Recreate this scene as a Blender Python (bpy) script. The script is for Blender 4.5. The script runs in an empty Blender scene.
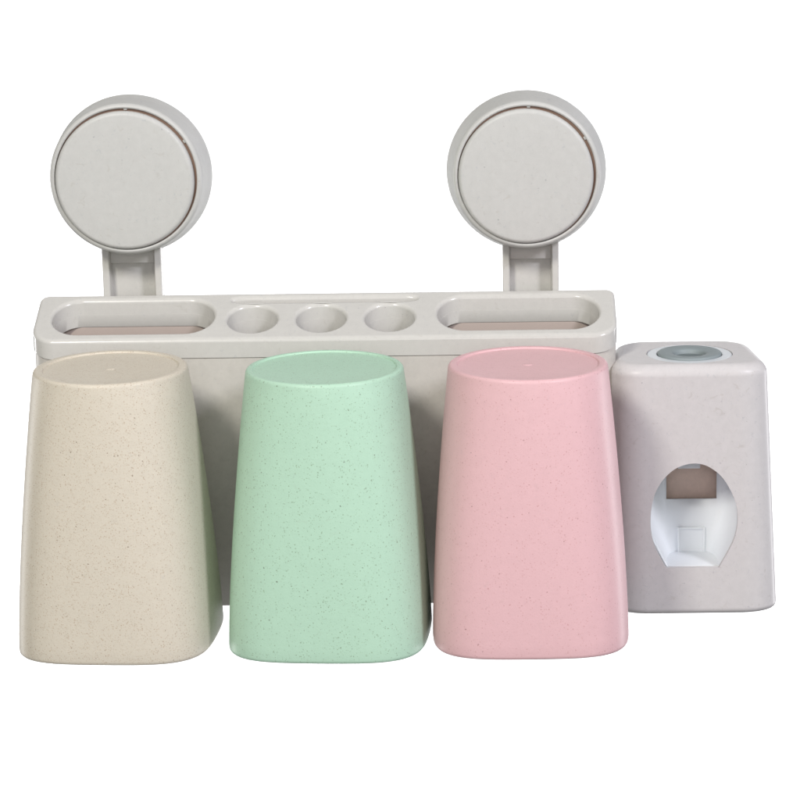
import bpy, bmesh, math
from mathutils import Vector
K = 0.00035            # 1 modelling unit = 0.35 mm; everything below is given in units
S = bpy.context.scene
COL = S.collection
PI = math.pi

# ------------------------------------------------------------------ materials
def nodes(name):
    m = bpy.data.materials.new(name); m.use_nodes = True
    nt = m.node_tree; nt.nodes.clear()
    out = nt.nodes.new('ShaderNodeOutputMaterial')
    b = nt.nodes.new('ShaderNodeBsdfPrincipled')
    nt.links.new(b.outputs[0], out.inputs[0])
    return m, nt, b

def speckled(name, col, rough, specks, fibre=0.0, mottle=0.03, coat=0.0, bump=0.0, spec=0.5):
    """moulded wheat-straw plastic. specks = [(cells per metre, max radius in cells, share of cells, colour, strength)]"""
    m, nt, b = nodes(name)
    N, L = nt.nodes.new, nt.links.new
    tc = N('ShaderNodeTexCoord')
    oi = N('ShaderNodeObjectInfo')
    mp = N('ShaderNodeVectorMath'); mp.operation = 'ADD'
    L(tc.outputs['Object'], mp.inputs[0]); L(oi.outputs['Location'], mp.inputs[1])
    vec = mp.outputs[0]
    def mix(a, bb, fac):
        x = N('ShaderNodeMix'); x.data_type = 'RGBA'
        for s, v in ((x.inputs[6], a), (x.inputs[7], bb)):
            if isinstance(v, tuple): s.default_value = (*v, 1)
            else: L(v, s)
        if isinstance(fac, float): x.inputs[0].default_value = fac
        else: L(fac, x.inputs[0])
        return x.outputs[2]
    def mth(op, a, c=None, d=None):
        x = N('ShaderNodeMath'); x.operation = op
        for i, v in enumerate((a, c, d)):
            if v is None: continue
            if isinstance(v, (int, float)): x.inputs[i].default_value = v
            else: L(v, x.inputs[i])
        return x.outputs[0]
    dark = tuple(c*(1-mottle*2.2) for c in col); light = tuple(min(1, c*(1+mottle)) for c in col)
    n1 = N('ShaderNodeTexNoise'); n1.inputs['Scale'].default_value = 330; n1.inputs['Detail'].default_value = 5
    n1.inputs['Roughness'].default_value = .7
    L(vec, n1.inputs['Vector'])
    r = N('ShaderNodeMapRange'); r.inputs[1].default_value = .32; r.inputs[2].default_value = .68
    L(n1.outputs[0], r.inputs[0])
    cur = mix(dark, light, r.outputs[0])
    if fibre > 0:
        for k, ax in enumerate(((1, .25, .8), (.3, 1, .35))):
            sc = N('ShaderNodeVectorMath'); sc.operation = 'MULTIPLY'; sc.inputs[1].default_value = ax
            L(vec, sc.inputs[0])
            v = N('ShaderNodeTexNoise'); v.inputs['Scale'].default_value = 850 + 240*k; v.inputs['Detail'].default_value = 2
            v.inputs['Distortion'].default_value = 1.2
            L(sc.outputs[0], v.inputs['Vector'])
            g = N('ShaderNodeMapRange'); g.inputs[1].default_value = .64; g.inputs[2].default_value = .74
            L(v.outputs[0], g.inputs[0])
            cur = mix(cur, (.30, .33, .38) if k == 0 else (.36, .32, .27), mth('MULTIPLY', g.outputs[0], fibre))
    for (sc, rad, share, c, st) in specks:
        dn = N('ShaderNodeTexNoise'); dn.inputs['Scale'].default_value = sc*1.4
        L(vec, dn.inputs['Vector'])
        ds = N('ShaderNodeVectorMath'); ds.operation = 'SCALE'; ds.inputs[3].default_value = .55/sc
        L(dn.outputs[1], ds.inputs[0])
        dv = N('ShaderNodeVectorMath'); dv.operation = 'ADD'
        L(vec, dv.inputs[0]); L(ds.outputs[0], dv.inputs[1])
        v = N('ShaderNodeTexVoronoi'); v.inputs['Scale'].default_value = sc
        L(dv.outputs[0], v.inputs['Vector'])
        sp = N('ShaderNodeSeparateColor'); L(v.outputs['Color'], sp.inputs[0])
        gate = mth('LESS_THAN', sp.outputs[0], share)
        size = mth('MULTIPLY_ADD', sp.outputs[1], rad*.7, rad*.3)
        near = mth('MULTIPLY', mth('SUBTRACT', size, v.outputs['Distance']), 9.0)
        cl = N('ShaderNodeClamp'); L(near, cl.inputs[0])
        amt = mth('MULTIPLY', mth('MULTIPLY', gate, cl.outputs[0]), mth('MULTIPLY_ADD', sp.outputs[2], st*.7, st*.3))
        cur = mix(cur, c, amt)
    L(cur, b.inputs['Base Color'])
    b.inputs['Roughness'].default_value = rough
    b.inputs['Specular IOR Level'].default_value = spec; b.inputs['IOR'].default_value = 1.38
    b.inputs['Coat Weight'].default_value = coat; b.inputs['Coat Roughness'].default_value = .12
    if bump > 0:
        n = N('ShaderNodeTexNoise'); n.inputs['Scale'].default_value = 1500; n.inputs['Detail'].default_value = 3
        L(vec, n.inputs['Vector'])
        bp = N('ShaderNodeBump'); bp.inputs['Strength'].default_value = bump; bp.inputs['Distance'].default_value = .0002
        L(n.outputs[0], bp.inputs['Height']); L(bp.outputs[0], b.inputs['Normal'])
    return m

def plain(name, col, rough, var=.03, scale=150, spec=.5):
    m, nt, b = nodes(name)
    N, L = nt.nodes.new, nt.links.new
    tc = N('ShaderNodeTexCoord'); n = N('ShaderNodeTexNoise'); n.inputs['Scale'].default_value = scale
    n.inputs['Detail'].default_value = 4
    L(tc.outputs['Object'], n.inputs['Vector'])
    x = N('ShaderNodeMix'); x.data_type = 'RGBA'
    x.inputs[6].default_value = (*[c*(1-var) for c in col], 1); x.inputs[7].default_value = (*[min(1, c*(1+var)) for c in col], 1)
    L(n.outputs[0], x.inputs[0]); L(x.outputs[2], b.inputs['Base Color'])
    b.inputs['Roughness'].default_value = rough; b.inputs['Specular IOR Level'].default_value = spec
    return m

BR = (.10, .065, .045)
GREY = (.61, .595, .565)
M_grey = speckled('grey_straw_plastic', GREY, .22, [(420, .16, .10, (.16, .16, .19), .55), (900, .22, .10, BR, .35)], fibre=.14, mottle=.015, coat=.2)
M_cap = speckled('cap_straw_plastic', (.57, .565, .545), .42, [(420, .17, .12, (.16, .17, .20), .55), (900, .2, .08, BR, .3)], fibre=.2, mottle=.02)
M_body = speckled('body_straw_plastic', (.60, .57, .53), .42, [(420, .16, .12, (.16, .16, .19), .5), (900, .2, .10, BR, .35)], fibre=.14, mottle=.025)
M_disp = speckled('dispenser_straw_plastic', (.625, .60, .60), .36, [(400, .17, .16, (.18, .16, .22), .6), (900, .22, .12, BR, .4)], fibre=.20, mottle=.02)
M_beige = speckled('beige_straw_plastic', (.665, .605, .505), .44, [(1800, .46, .55, (.34, .20, .11), .55), (900, .28, .25, (.16, .09, .05), .7), (2200, .5, .55, (.42, .30, .19), .5)], mottle=.012, bump=.25, fibre=.10)
M_green = speckled('mint_straw_plastic', (.475, .69, .535), .42, [(1700, .46, .42, (.17, .22, .12), .5), (1150, .36, .30, (.15, .17, .10), .55), (700, .25, .24, (.09, .07, .05), .75), (420, .20, .12, (.22, .32, .16), .5)], mottle=.012, bump=.2, fibre=.07)
M_pink = speckled('pink_straw_plastic', (.765, .485, .505), .42, [(1700, .44, .40, (.45, .20, .18), .4), (1150, .34, .24, (.42, .17, .16), .5), (700, .24, .20, (.20, .08, .07), .65)], mottle=.012, bump=.2, fibre=.07)
M_white = plain('white_insert_plastic', (.86, .89, .92), .35)
M_ring = plain('pale_ring_plastic', (.70, .73, .76), .35)
M_rubber = plain('grey_rubber', (.26, .30, .31), .5)
M_rubber2 = plain('dark_grey_rubber', (.15, .175, .18), .55)
M_housing_shade = speckled('housing_shade_brown', (.72, .56, .48), .5, [(420, .2, .10, (.12, .07, .05), .4)], mottle=.04)  # brown stands in for the shaded inside of the housing
M_gap_shade = plain('gap_shade_brown', (.24, .15, .11), .6)  # dark brown in place of the shade in the cap gap
M_rack_shade = plain('rack_shade_taupe', (.50, .42, .38), .5)  # taupe puts the rack's interior shade into the colour
M_seam = plain('seam_plastic', (.22, .19, .17), .6)
M_paper = plain('white_paper_backdrop', (.9, .9, .9), .9, var=.005, scale=3)

# ------------------------------------------------------------------ object helpers
def empty(name, loc, label, cat, group=None):
    o = bpy.data.objects.new(name, None); COL.objects.link(o)
    o.location = Vector(loc)*K; o.empty_display_size = .01
    o['label'] = label; o['category'] = cat
    if group: o['group'] = group
    return o

def obj(name, bm, mat, parent=None, org=(0, 0, 0), sharp=32, wn=False, label=None):
    """bm in units, world-placed; org = the part's own origin in units"""
    org = Vector(org)
    for v in bm.verts: v.co = (v.co - org)*K
    bmesh.ops.recalc_face_normals(bm, faces=bm.faces[:])
    me = bpy.data.meshes.new(name); bm.to_mesh(me); bm.free()
    me.polygons.foreach_set('use_smooth', [True]*len(me.polygons))
    me.set_sharp_from_angle(angle=math.radians(sharp))
    me.materials.append(mat)
    o = bpy.data.objects.new(name, me); COL.objects.link(o)
    wl = org*K
    if parent is not None:
        o.parent = parent
        pw = Vector((0, 0, 0)); q = parent
        while q is not None: pw += q.location; q = q.parent
        o.location = wl - pw
    else: o.location = wl
    if wn:
        w = o.modifiers.new('wn', 'WEIGHTED_NORMAL'); w.keep_sharp = True; w.weight = 80
    if label: o['label'] = label
    return o

def loft(bm, loops, close=True, cap0=False, cap1=False):
    """loops: lists of equal-length point lists"""
    vs = [[bm.verts.new(p) for p in lp] for lp in loops]
    n = len(vs[0])
    for a, b in zip(vs, vs[1:]):
        for i in range(n if close else n-1):
            j = (i+1) % n
            bm.faces.new((a[i], a[j], b[j], b[i]))
    if cap0: bm.faces.new(vs[0])
    if cap1: bm.faces.new(vs[-1])
    return vs

def lathe(bm, prof, c, axis='y', n=128, closed=False, cap0=False, cap1=False):
    """prof: (radius, offset along axis)"""
    loops = []
    for r, d in prof:
        lp = []
        for i in range(n):
            a = 2*PI*i/n
            if axis == 'y': lp.append((c[0]+r*math.cos(a), c[1]+d, c[2]+r*math.sin(a)))
            else: lp.append((c[0]+r*math.cos(a), c[1]+r*math.sin(a), c[2]+d))
        loops.append(lp)
    if closed: loops.append(loops[0])
    vs = loft(bm, loops, True, cap0, cap1)
    if closed: bmesh.ops.remove_doubles(bm, verts=bm.verts[:], dist=1e-4)
    return vs

def rrect(x0, x1, y0, y1, rs, n=10):
    """rounded rectangle, rs = radii for corners (x1,y1),(x0,y1),(x0,y0),(x1,y0)"""
    pts = []
    for (cx, cy, r, a0) in ((x1-rs[0], y1-rs[0], rs[0], 0), (x0+rs[1], y1-rs[1], rs[1], PI/2),
                            (x0+rs[2], y0+rs[2], rs[2], PI), (x1-rs[3], y0+rs[3], rs[3], 1.5*PI)):
        for k in range(n+1):
            a = a0 + PI/2*k/n
            pts.append((cx+r*math.cos(a), cy+r*math.sin(a)))
    return pts

def box(bm, x0, x1, y0, y1, z0, z1, bev=0):
    t = bmesh.new()
    bmesh.ops.create_cube(t, size=1)
    for v in t.verts:
        v.co = Vector((x0 if v.co.x < 0 else x1, y0 if v.co.y < 0 else y1, z0 if v.co.z < 0 else z1))
    if bev: bmesh.ops.bevel(t, geom=t.edges[:]+t.verts[:], offset=bev, segments=3, affect='EDGES', profile=.5)
    me = bpy.data.meshes.new('tmp'); t.to_mesh(me); t.free()
    bm.from_mesh(me); bpy.data.meshes.remove(me)

def plate(outlines, half, bevel, res=5):
    """a flat plate (curve with holes, rounded edges on outline and holes) as a bmesh centred on z = 0"""
    cu = bpy.data.curves.new('tmp', 'CURVE'); cu.dimensions = '2D'; cu.fill_mode = 'BOTH'
    cu.extrude = half-bevel; cu.bevel_depth = bevel; cu.bevel_resolution = res; cu.offset = -bevel
    for pts in outlines:
        sp = cu.splines.new('POLY'); sp.points.add(len(pts)-1); sp.use_cyclic_u = True
        for p, q in zip(sp.points, pts): p.co = (q[0], q[1], 0, 1)
    o = bpy.data.objects.new('tmp', cu); COL.objects.link(o)
    me = bpy.data.meshes.new_from_object(o.evaluated_get(bpy.context.evaluated_depsgraph_get()))
    bm = bmesh.new(); bm.from_mesh(me)
    bpy.data.objects.remove(o); bpy.data.curves.remove(cu); bpy.data.meshes.remove(me)
    bmesh.ops.remove_doubles(bm, verts=bm.verts[:], dist=1e-3)
    return bm

# ------------------------------------------------------------------ the holder rack
XL, XR, DEP = -367, 218, 80
SL = .385                                   # slope of the tray top towards the front
ztop = lambda y: 65.8 + SL*y
rack = empty('toothbrush_holder', (-74, 80, -213), 'long grey speckled wall holder with round brush holes and two round suction mounts above', 'toothbrush holder')

def spindle(x0, x1, yc, h, tip=14, n=10):
    pts = []
    for k in range(n+1):
        a = -PI/2 + PI*k/n; pts.append((x1-tip + tip*math.cos(a)**1.0, yc + h*math.sin(a)))
    for k in range(n+1):
        a = PI/2 + PI*k/n; pts.append((x0+tip + tip*math.cos(a), yc + h*math.sin(a)))
    return pts
def oval(cx, cy, rx, ry, n=56): return [(cx+rx*math.cos(2*PI*i/n), cy+ry*math.sin(2*PI*i/n)) for i in range(n)]
HOLES = [rrect(-350, -187, 12, 70, (28, 28, 29, 29), 14), rrect(38, 201, 12, 70, (28, 28, 29, 29), 14),
         oval(-148, 35.0, 25, 23.5), oval(-79, 35.0, 25, 23.5), oval(-10, 35.0, 25, 23.5)]
SLOT = spindle(-171, 17, 67.6, 4.3)
LH = 9.5                                    # half thickness of the lid
bm = plate([rrect(XL, XR, 0, DEP, (9, 9, 24, 24), 12)] + HOLES + [SLOT], LH+2.2, 3.6)
for v in bm.verts: v.co.z -= 2.2
cutr = bmesh.ops.bisect_plane(bm, geom=bm.verts[:]+bm.edges[:]+bm.faces[:], plane_co=(0, 0, -LH), plane_no=(0, 0, -1), clear_outer=True)
bmesh.ops.triangle_fill(bm, use_beauty=True, edges=[e for e in cutr['geom_cut'] if isinstance(e, bmesh.types.BMEdge)])
for v in bm.verts: v.co.z += ztop(v.co.y) - LH
tray = obj('tray', bm, M_grey, rack, (-74, 40, 70), sharp=50, wn=True)

# sleeves that go down from the openings
bm = bmesh.new()
def sleeve(pts, top, bot, th):
    cx = sum(p[0] for p in pts)/len(pts); cy = sum(p[1] for p in pts)/len(pts)
    hx = max(abs(p[0]-cx) for p in pts); hy = max(abs(p[1]-cy) for p in pts)
    def off(d, z): return [(cx+(p[0]-cx)*(hx+d)/hx, cy+(p[1]-cy)*(hy+d)/hy, ztop(cy+(p[1]-cy)*(hy+d)/hy)-z) for p in pts]
    lp = [off(-.08, top), off(-.08, bot-1), off(.5, bot), off(th-.6, bot), off(th, bot-1), off(th, top)]
    lp.append(lp[0]); loft(bm, lp)
for i, h in enumerate(HOLES): sleeve(h, 15.0, 28.2 if i < 2 else 52, 3)
bmesh.ops.remove_doubles(bm, verts=bm.verts[:], dist=1e-4)
obj('opening_sleeve', bm, M_grey, rack, (-74, 40, 60), sharp=40)
# shallow tray behind the brush holes: its floor
bm = bmesh.new()
box(bm, -174, 20, 61.8, 73.4, ztop(70)-15, ztop(70)-11)
for v in bm.verts: v.co.z += SL*(v.co.y-70)
obj('groove_floor', bm, M_grey, rack, (-74, 70, 80))

# hollow body below the lid
bm = bmesh.new()
REC = 0                                    # how far the front wall steps back behind the cups
def bl(inset, zf, rec=0.0):
    r = rrect(XL+1.0+inset, XR-1.0-inset, 1.0+inset, DEP-1-inset, [max(2, q-inset) for q in (9, 9, 24, 24)], 12)
    return [(x, y + rec*(1-y/DEP), zf(y)) for x, y in r]
zb = -213.5
cut = lambda d: (lambda y: ztop(y)-2*LH-d)
flat = lambda z: (lambda y: z)
lp = [bl(5, cut(.8)), bl(1.0, cut(.8)), bl(.3, cut(1.1)), bl(0, cut(1.8)), ] + \
     [bl(0, flat(22 - 62*k/14), REC*(.5-.5*math.cos(PI*k/14))) for k in range(15)] + \
     [bl(0, flat(zb+4), REC), bl(1.2, flat(zb+1.2), REC), bl(4, flat(zb), REC), bl(6, flat(zb), REC), bl(6, flat(-40), REC), bl(6, flat(22), 0)]
lp.append(lp[0]); loft(bm, lp)
bmesh.ops.remove_doubles(bm, verts=bm.verts[:], dist=1e-4)
obj('body', bm, M_body, rack, (-74, 40, -80), sharp=40, wn=True)
bm = bmesh.new(); box(bm, XL+14, XR-14, 70.5, 73, -190, 84-19.5)  # added plate, coloured like the shaded interior below the long slots
obj('rack_shade_plate', bm, M_rack_shade, rack, (-74, 72, -60))
# dark joint between lid and body
bm = bmesh.new()
lp = [bl(.9, cut(.03)), bl(.9, cut(.77)), bl(4.6, cut(.77)), bl(4.6, cut(.03))]; lp.append(lp[0]); loft(bm, lp)
bmesh.ops.remove_doubles(bm, verts=bm.verts[:], dist=1e-4)
obj('joint_seam', bm, M_seam, rack, (-74, 40, 50))

# suction mounts
def mount(cx, cz, rc, ri, sx, sw):
    # base bell
    bm = bmesh.new(); ro = 81.3
    prof = [(ri, 88), (ri, 57.5), (ri+.5, 56.2), (ri+1.6, 55.6), (ri+3.0, 55.9), (ri+4.4, 57.2), (ri+5.5, 60), (ro-3.2, 84), (ro-1.4, 94), (ro-.3, 101), (ro, 104), (ro, 107), (ro-1, 108.5), (ro-4, 109), (20, 109), (20, 88)]
    lathe(bm, prof, (cx+1.0, 0, cz+1.1), 'y', 160, closed=True)
    for v in bm.verts:
        if v.co.y > 70: v.co.z -= 2.0*min(1, (v.co.y-70)/25)
    base = obj('suction_mount', bm, M_cap, rack, (cx, 109, cz), sharp=35, wn=True)
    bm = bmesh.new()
    lathe(bm, [(ri-.05, 59.2), (ri-.05, 66), (20, 66), (20, 59.2)], (cx+1.0, 0, cz+1.1), 'y', 128, closed=True)  # dark ring added in the gap, shade given as colour
    obj('gap_shade_ring', bm, M_gap_shade, base, (cx, 64, cz))
    # cap with rounded edge
    bm = bmesh.new(); R = 4.5
    prof = [(rc, 72), (rc, 52+R)]
    for k in range(1, 8):
        a = PI/2*k/8; prof.append((rc-R+R*math.cos(a), 52+R*(1-math.sin(a))))
    prof += [(rc-R, 52), (rc*.5, 51.8), (rc*.08, 51.8)]
    vs = lathe(bm, prof, (cx, 0, cz), 'y', 160, cap1=True)
    obj('cap', bm, M_cap, base, (cx, 52, cz), sharp=50)
    # three little locating nubs that bridge the gap
    for ang in (88, 32):
        bm = bmesh.new(); a = math.radians(ang); r = (rc+ri)/2 + .6
        box(bm, -1.7, 1.7, 57.6, 64, -1.3, 1.6, .4)
        for v in bm.verts:
            x, z = v.co.x, v.co.z + r
            v.co.x = cx + .9 + x*math.sin(a) + z*math.cos(a); v.co.z = cz + .9 - x*math.cos(a) + z*math.sin(a)
        obj('nub', bm, M_cap, base, (cx, 60, cz))
    # channel-shaped hanger that runs down behind the rack
    bm = bmesh.new()
    zt, zl = cz-66, -60
    sec = [(-sw, 84.5), (-sw+.8, 83.6), (-sw+6.2, 83.6), (-sw+7, 84.5), (-sw+8.4, 98), (sw-8.4, 98), (sw-7, 84.5), (sw-6.2, 83.6), (sw-.8, 83.6), (sw, 84.5), (sw, 107), (-sw, 107)]
    loft(bm, [[(sx+x, y, zz) for x, y in sec] for zz in (zl, 10, 80, zt)], True, True, True)
    hg = obj('hanger', bm, M_grey, rack, (sx, 100, 100), sharp=30)
    bm = bmesh.new(); box(bm, sx-sw+7.6, sx+sw-7.6, 91, 98.5, cz-90.5, cz-68, .8)
    obj('step', bm, M_grey, hg, (sx, 98, cz-86))
mount(-273, 217.3, 69.6, 71.0, -274, 30)
mount(128.7, 216.6, 67.8, 69.2, 133, 28.6)

# magnetic pads that carry the cups
def pad(cx):
    bm = bmesh.new()
    lathe(bm, [(1, -28), (17, -28), (19, -26), (19, 2), (1, 2)], (cx, 0, -150), 'y', 40, cap0=True, cap1=True)
    obj('magnet_pad', bm, M_body, rack, (cx, 0, -150))

# ------------------------------------------------------------------ cups
def cup(cx, cy, zt, zr, kw, kb, lw, mat, label, cat='cup', rot=0, nub=True):
    t = empty('tumbler_cup', (cx, cy, zr), label, cat, 'upside-down tumblers hanging on the holder')
    H = zt - zr; N = 144
    def loop(tt, z, inset=0.0):
        a = 77*kw + (95*kb-77*kw)*(1-(1-tt)**1.5) - inset
        ad = (77 + 16*(1-(1-tt)**1.5)) - inset
        n = 10.0; w = max(0, min(1, (tt-.02)/.98))**.5
        out = []
        for i in range(N):
            th = 2*PI*i/N; c, s = math.cos(th), math.sin(th)
            ro = (abs(c)**n + abs(s)**n + ((abs(c)+abs(s))/1.71)**n)**(-1/n)   # softly faceted rounded square
            r = 1 + (ro-1)*w
            x, y = a*r*c, ad*r*s
            cr, sr = math.cos(rot), math.sin(rot)
            out.append((cx + x*cr - y*sr, cy + x*sr + y*cr, z))
        return out
    f = 3.6; lps = []
    lps += [loop(0, zt-2.6, lw+1.8), loop(0, zt-1.0, lw+1.5), loop(0, zt-.2, lw+.8), loop(0, zt, lw)]
    for k in range(0, 7):
        a = PI/2*k/6
        lps.append(loop(f/H*(1-math.cos(a))*1.0, zt - f*(1-math.cos(a)), f*.8*(1-math.sin(a))))
    for k in range(1, 25):
        tt = f/H + (1-f/H)*k/24*.985
        lps.append(loop(tt, zt-H*tt))
    lps += [loop(1, zr+1.6, .4), loop(1, zr+.5, 1.3), loop(1, zr, 2.6), loop(1, zr+.4, 4.2), loop(1, zr+2, 5)]
    for k in range(1, 20):
        tt = 1-k/20; lps.append(loop(tt, zr+H*(1-tt), 5 if tt > .1 else 6))
    lps.append(loop(0, zt-6, lw+1.8))
    lps.append(lps[0])
    bm = bmesh.new(); loft(bm, lps)
    bmesh.ops.remove_doubles(bm, verts=bm.verts[:], dist=1e-4)
    obj('cup_wall', bm, mat, t, (cx, cy, zr), sharp=60)
    bm = bmesh.new()
    rb = 77-lw-1.6/kw; prof = [(rb, -6), (rb, -1.5), (rb-1.5, -1.7), (40, -2.0), (4, -2.0)]
    loops = []
    for r, d in prof: loops.append([(cx + r*kw*math.cos(2*PI*i/N), cy + r*math.sin(2*PI*i/N), zt+d) for i in range(N)])
    loops.append([(cx + 4*kw*math.cos(2*PI*i/N), cy + 4*math.sin(2*PI*i/N), zt-6) for i in range(N)])
    loft(bm, loops, True, True, False); bm.faces.new([v for v in bm.verts[4*N:5*N]])
    base = obj('cup_base', bm, mat, t, (cx, cy, zt), sharp=40)
    if nub:
        bm = bmesh.new()
        lathe(bm, [(5.6, -2.6), (4.9, -1.9), (3.4, -1.5), (1.2, -1.3)], (cx, cy, zt), 'z', 24, cap1=True)
        obj('moulding_nub', bm, mat, base, (cx, cy, zt), sharp=60)
    pad(cx)
    return t
cup(-270, -116, 65.0, -202.5, .945, .985, 7.5, M_beige, 'beige brown-speckled tumbler hanging upside down in front of the holder', rot=math.radians(-3.5))
cup(-66.5, -116, 62.6, -203.6, .972, 1.012, 5.0, M_green, 'mint green speckled tumbler hanging upside down between the beige and pink ones', nub=False, rot=math.radians(-3.5))
cup(127, -116, 64.2, -202, .985, 1.0, 7.0, M_pink, 'pink speckled tumbler hanging upside down beside the toothpaste dispenser')

# ------------------------------------------------------------------ toothpaste dispenser
disp = empty('toothpaste_dispenser', (296, 105, -214), 'grey speckled toothpaste dispenser with an arched front opening, at the right end', 'toothpaste dispenser')
zt, zb2 = 37.0, -222
def dl(z, inset):
    t = (zt-z)/(zt-zb2)
    xl0, xr0 = 209.5 - 1*t, 369.5 + 13*t           # front corners
    xl1, xr1 = 219.5, 356 + 13*t               # rear corners
    y0, y1 = -18, 106
    pts = rrect(0, 1, 0, 1, (.20, .20, .22, .22), 12)
    out = []
    for u, v in pts:
        xa = xl0+inset + (xl1-xl0)*v; xb = xr0-inset + (xr1-xr0)*v
        out.append((xa+(xb-xa)*u, y0+inset+(y1-y0-2*inset)*v, z))
    return out
R1, R2, TH = 12, 7, 6
outer = []
for k in range(8):
    a = PI/2*k/7; outer.append(dl(zt-R1*(1-math.sin(a)) if 0 else zt-R1+R1*math.cos(a), R1-R1*math.sin(a)))
outer.append(dl(-50, 0)); outer.append(dl(-120, 0)); outer.append(dl(-180, 0))
for k in range(6):
    a = PI/2*k/5; outer.append(dl(zb2+R2-R2*math.sin(a), R2-R2*math.cos(a)))
inner = [dl(zb2+TH, TH+4), dl(zb2+TH+4, TH), dl(-100, TH), dl(zt-TH-6, TH), dl(zt-TH, TH+6)]
bm = bmesh.new(); loft(bm, outer, True, True, True)
housing = obj('housing', bm, M_disp, disp, (296, 105, -214), sharp=40)
# the arched opening and the hole in the top, cut with cutter meshes
shape = [(340, 88), (400, 98), (450, 124), (500, 165), (545, 225), (580, 295), (602, 365), (608, 430), (602, 500), (583, 570), (552, 635), (495, 735),
         (165, 735), (112, 635), (86, 570), (72, 500), (69, 430), (76, 350), (95, 275), (128, 210), (170, 160), (220, 120), (280, 96)]
def opening_pts(s=1.0):
    P = [(293.5 + (640+u/6.15-695)*.998, -121.0-(450+v/6.15-520)*1.035) for u, v in shape]
    out = []; n = len(P)
    for i in range(n):
        p0, p1, p2, p3 = P[i-1], P[i], P[(i+1) % n], P[(i+2) % n]
        if i in (11,): out.append(p1); continue          # flat bottom edge
        if i == 10: p3 = (2*p2[0]-p1[0], 2*p2[1]-p1[1])
        if i == 12: p0 = (2*p1[0]-p2[0], 2*p1[1]-p2[1])
        for k in range(6):
            t = k/6
            out.append(tuple(.5*((2*b)+(c-a)*t+(2*a-5*b+4*c-d)*t*t+(-a+3*b-3*c+d)*t**3) for a, b, c, d in zip(p0, p1, p2, p3)))
    return out
op = opening_pts()
def cutter(loops):
    bm = bmesh.new(); loft(bm, loops, True, True, True)
    bmesh.ops.recalc_face_normals(bm, faces=bm.faces[:])
    for v in bm.verts: v.co *= K
    me = bpy.data.meshes.new('c'); bm.to_mesh(me); bm.free()
    o = bpy.data.objects.new('c', me); COL.objects.link(o); return o
c1 = cutter([[(x, y, z) for x, z in op] for y in (-60, -5)])
HC = (292.0, 37)
c2 = cutter([[(HC[0]+43.6*math.cos(2*PI*i/96), HC[1]+43.6*math.sin(2*PI*i/96), z) for i in range(96)] for z in (10, 60)])
c0 = cutter(inner)
for c in (c0, c1, c2):
    m = housing.modifiers.new('b', 'BOOLEAN'); m.operation = 'DIFFERENCE'; m.object = c; m.solver = 'EXACT'
bpy.context.view_layer.update()
me = bpy.data.meshes.new_from_object(housing.evaluated_get(bpy.context.evaluated_depsgraph_get()))
housing.modifiers.clear(); housing.data = me; me.name = 'housing'
for c in (c0, c1, c2): bpy.data.objects.remove(c)
b = housing.modifiers.new('edge', 'BEVEL'); b.width = .9*K; b.segments = 2; b.limit_method = 'ANGLE'; b.angle_limit = math.radians(50)
w = housing.modifiers.new('wn', 'WEIGHTED_NORMAL'); w.weight = 80

# pale ring and rubber seal in the top
bm = bmesh.new()
lathe(bm, [(42.8, -8), (42.8, -1.0), (42.0, -.3), (33.8, -.3), (33.0, -1.2), (33.0, -8)], (*HC, zt), 'z', 96, closed=True)
ring = obj('ring_collar', bm, M_ring, disp, (*HC, zt), sharp=35)
bm = bmesh.new()
lathe(bm, [(32.2, -9), (32.2, .6), (31.6, 1.6), (30.2, 2.1), (19, 1.2), (17.0, .6), (15.9, -1), (15.5, -12), (17.5, -12), (30, -9)], (*HC, zt), 'z', 96, closed=True)
seal = obj('rubber_seal', bm, M_rubber, disp, (*HC, zt), sharp=50)
bm = bmesh.new()
lathe(bm, [(15.8, -3.5), (9, -5.5), (3, -6.2), (1, -6.2)], (*HC, zt), 'z', 64, cap1=True)
lathe(bm, [(15.8, -3.5), (15.8, -12)], (*HC, zt), 'z', 64, cap1=True)
bmesh.ops.remove_doubles(bm, verts=bm.verts[:], dist=1e-4)
obj('nozzle_mouth', bm, M_rubber2, seal, (*HC, zt), sharp=50)

# white insert: a scooped shell with a window at its back
IX, YB = 294, 44
xs = [-46, -46, -46]; prof = []
def sec():
    p = [(-47, -11), (-47, -4), (-47, 5)]
    for k in range(1, 9):
        a = PI/2*k/8; p.append((-27-20*math.cos(a), 5+(YB-5)*math.sin(a)))
    p += [(-24.5, YB), (0, YB), (27, YB)]
    for k in range(1, 9):
        a = PI/2*k/8; p.append((27+20*math.sin(a), 5+(YB-5)*math.cos(a)))
    p += [(47, -4), (47, -11)]
    return p
SC = sec()
zz = [-55, -72, -86, -117.5, -133, -150, -173.5]
bm = bmesh.new()
def shrink(z): return 1.0 if z > -131 else 1.0 - .42*((-131-z)/40)
rows = [[bm.verts.new((IX+x*shrink(z), y - (0 if z > -131 else 0), z)) for x, y in SC] for z in zz]
wi0 = SC.index((-24.5, YB)); wi1 = SC.index((27, YB))
for r in range(len(rows)-1):
    for i in range(len(SC)-1):
        if wi0 <= i < wi1 and 1 <= r <= 2: continue
        bm.faces.new((rows[r][i], rows[r][i+1], rows[r+1][i+1], rows[r+1][i]))
bm.faces.new(rows[-1])
ins = obj('insert', bm, M_white, disp, (IX, 0, -120), sharp=48)
s = ins.modifiers.new('s', 'SOLIDIFY'); s.thickness = 2.4*K; s.offset = 1
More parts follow.
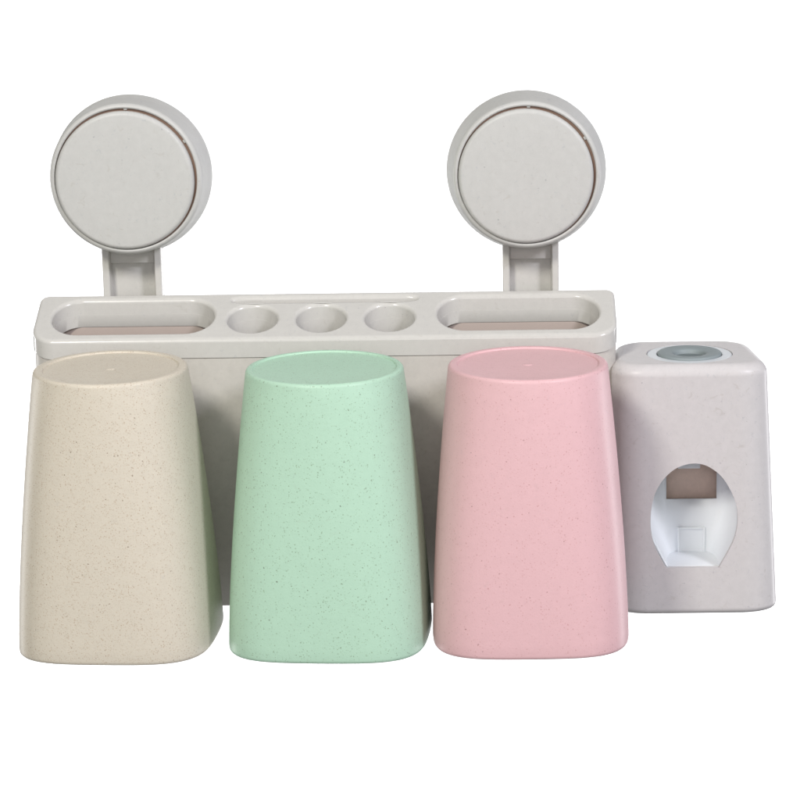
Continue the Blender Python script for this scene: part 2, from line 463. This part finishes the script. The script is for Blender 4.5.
# small tab in the window head, raised frame on the insert back, mid-height ledge
bm = bmesh.new(); box(bm, 281, 304, YB-3, YB+2, -84.5, -71, .6)
obj('window_tab', bm, M_white, ins, (292, YB, -85))
bm = bmesh.new()
fx0, fx1, fz0, fz1 = 281, 309.5, -174, -147
yf = YB-2.6
for q in ((fx0, fx0+2.2, fz0, fz1), (fx1-2.2, fx1, fz0, fz1), (fx0+2.2, fx1-2.2, fz1-2.2, fz1)):
    box(bm, q[0], q[1], yf, YB+1, q[2], q[3], .5)
obj('panel_frame', bm, M_white, ins, (295, YB, -155))
bm = bmesh.new(); box(bm, 212+14, 375-14, 53, 57, -200, 20)  # added plate behind the window, its brown imitates the shaded rear wall
obj('housing_shade_plate', bm, M_housing_shade, disp, (294, 55, -90))

# ------------------------------------------------------------------ setting: white paper sweep
bm = bmesh.new()
box(bm, -2200, 2200, 6000, 6006, -4300, 1300)
bd = obj('backdrop', bm, M_paper, None, (0, 6000, -1500), sharp=60); bd['kind'] = 'structure'
bd['label'] = 'plain white studio backdrop'

# ------------------------------------------------------------------ light
W = bpy.data.worlds.new('World'); S.world = W; W.use_nodes = True
bg = W.node_tree.nodes['Background']; bg.inputs[0].default_value = (.97, .98, 1, 1); bg.inputs[1].default_value = .27
def softbox(name, loc, target, size, power, col, shape='SQUARE'):
    l = bpy.data.lights.new(name, 'AREA'); l.energy = power; l.color = col; l.shape = 'RECTANGLE'
    l.size, l.size_y = size[0]*K, size[1]*K
    o = bpy.data.objects.new(name, l); COL.objects.link(o); o.location = Vector(loc)*K
    o.rotation_euler = (Vector(target)-Vector(loc)).to_track_quat('-Z', 'Y').to_euler()
    return o
softbox('softbox_warm', (-1300, -3100, 2700), (0, 0, 0), (650, 750), 12.2, (1, .975, .89))
softbox('softbox_cool', (2700, -2500, 2400), (0, 0, 0), (650, 750), 12.6, (.925, .92, 1))
softbox('softbox_front', (100, -3900, 900), (0, 0, 0), (1600, 1300), 2.5, (1, 1, 1))
for sx in (-1, 1):
    softbox('backdrop_lamp', (sx*3800, 2600, -1000), (-sx*200, 6000, -1500), (1400, 2400), 33, (1, 1, 1))

# ------------------------------------------------------------------ camera
D = 2600; P = math.radians(13.5)
cam = bpy.data.cameras.new('camera'); co = bpy.data.objects.new('camera', cam); COL.objects.link(co)
co.location = Vector((100, -D*math.cos(P), D*math.sin(P)))*K
from mathutils import Matrix
R = Matrix.Rotation(PI/2-P, 4, 'X') @ Matrix.Rotation(math.radians(-.7), 4, 'Z')
co.rotation_euler = R.to_euler()
cam.sensor_width = 36; cam.lens = 2600/800*36; cam.shift_x = -.125
cam.clip_start = .01; cam.clip_end = 50
S.camera = co
S.view_settings.view_transform = 'Standard'; S.view_settings.look = 'None'; S.view_settings.exposure = 0; S.view_settings.gamma = 1
S.render.resolution_x = S.render.resolution_y = 1024
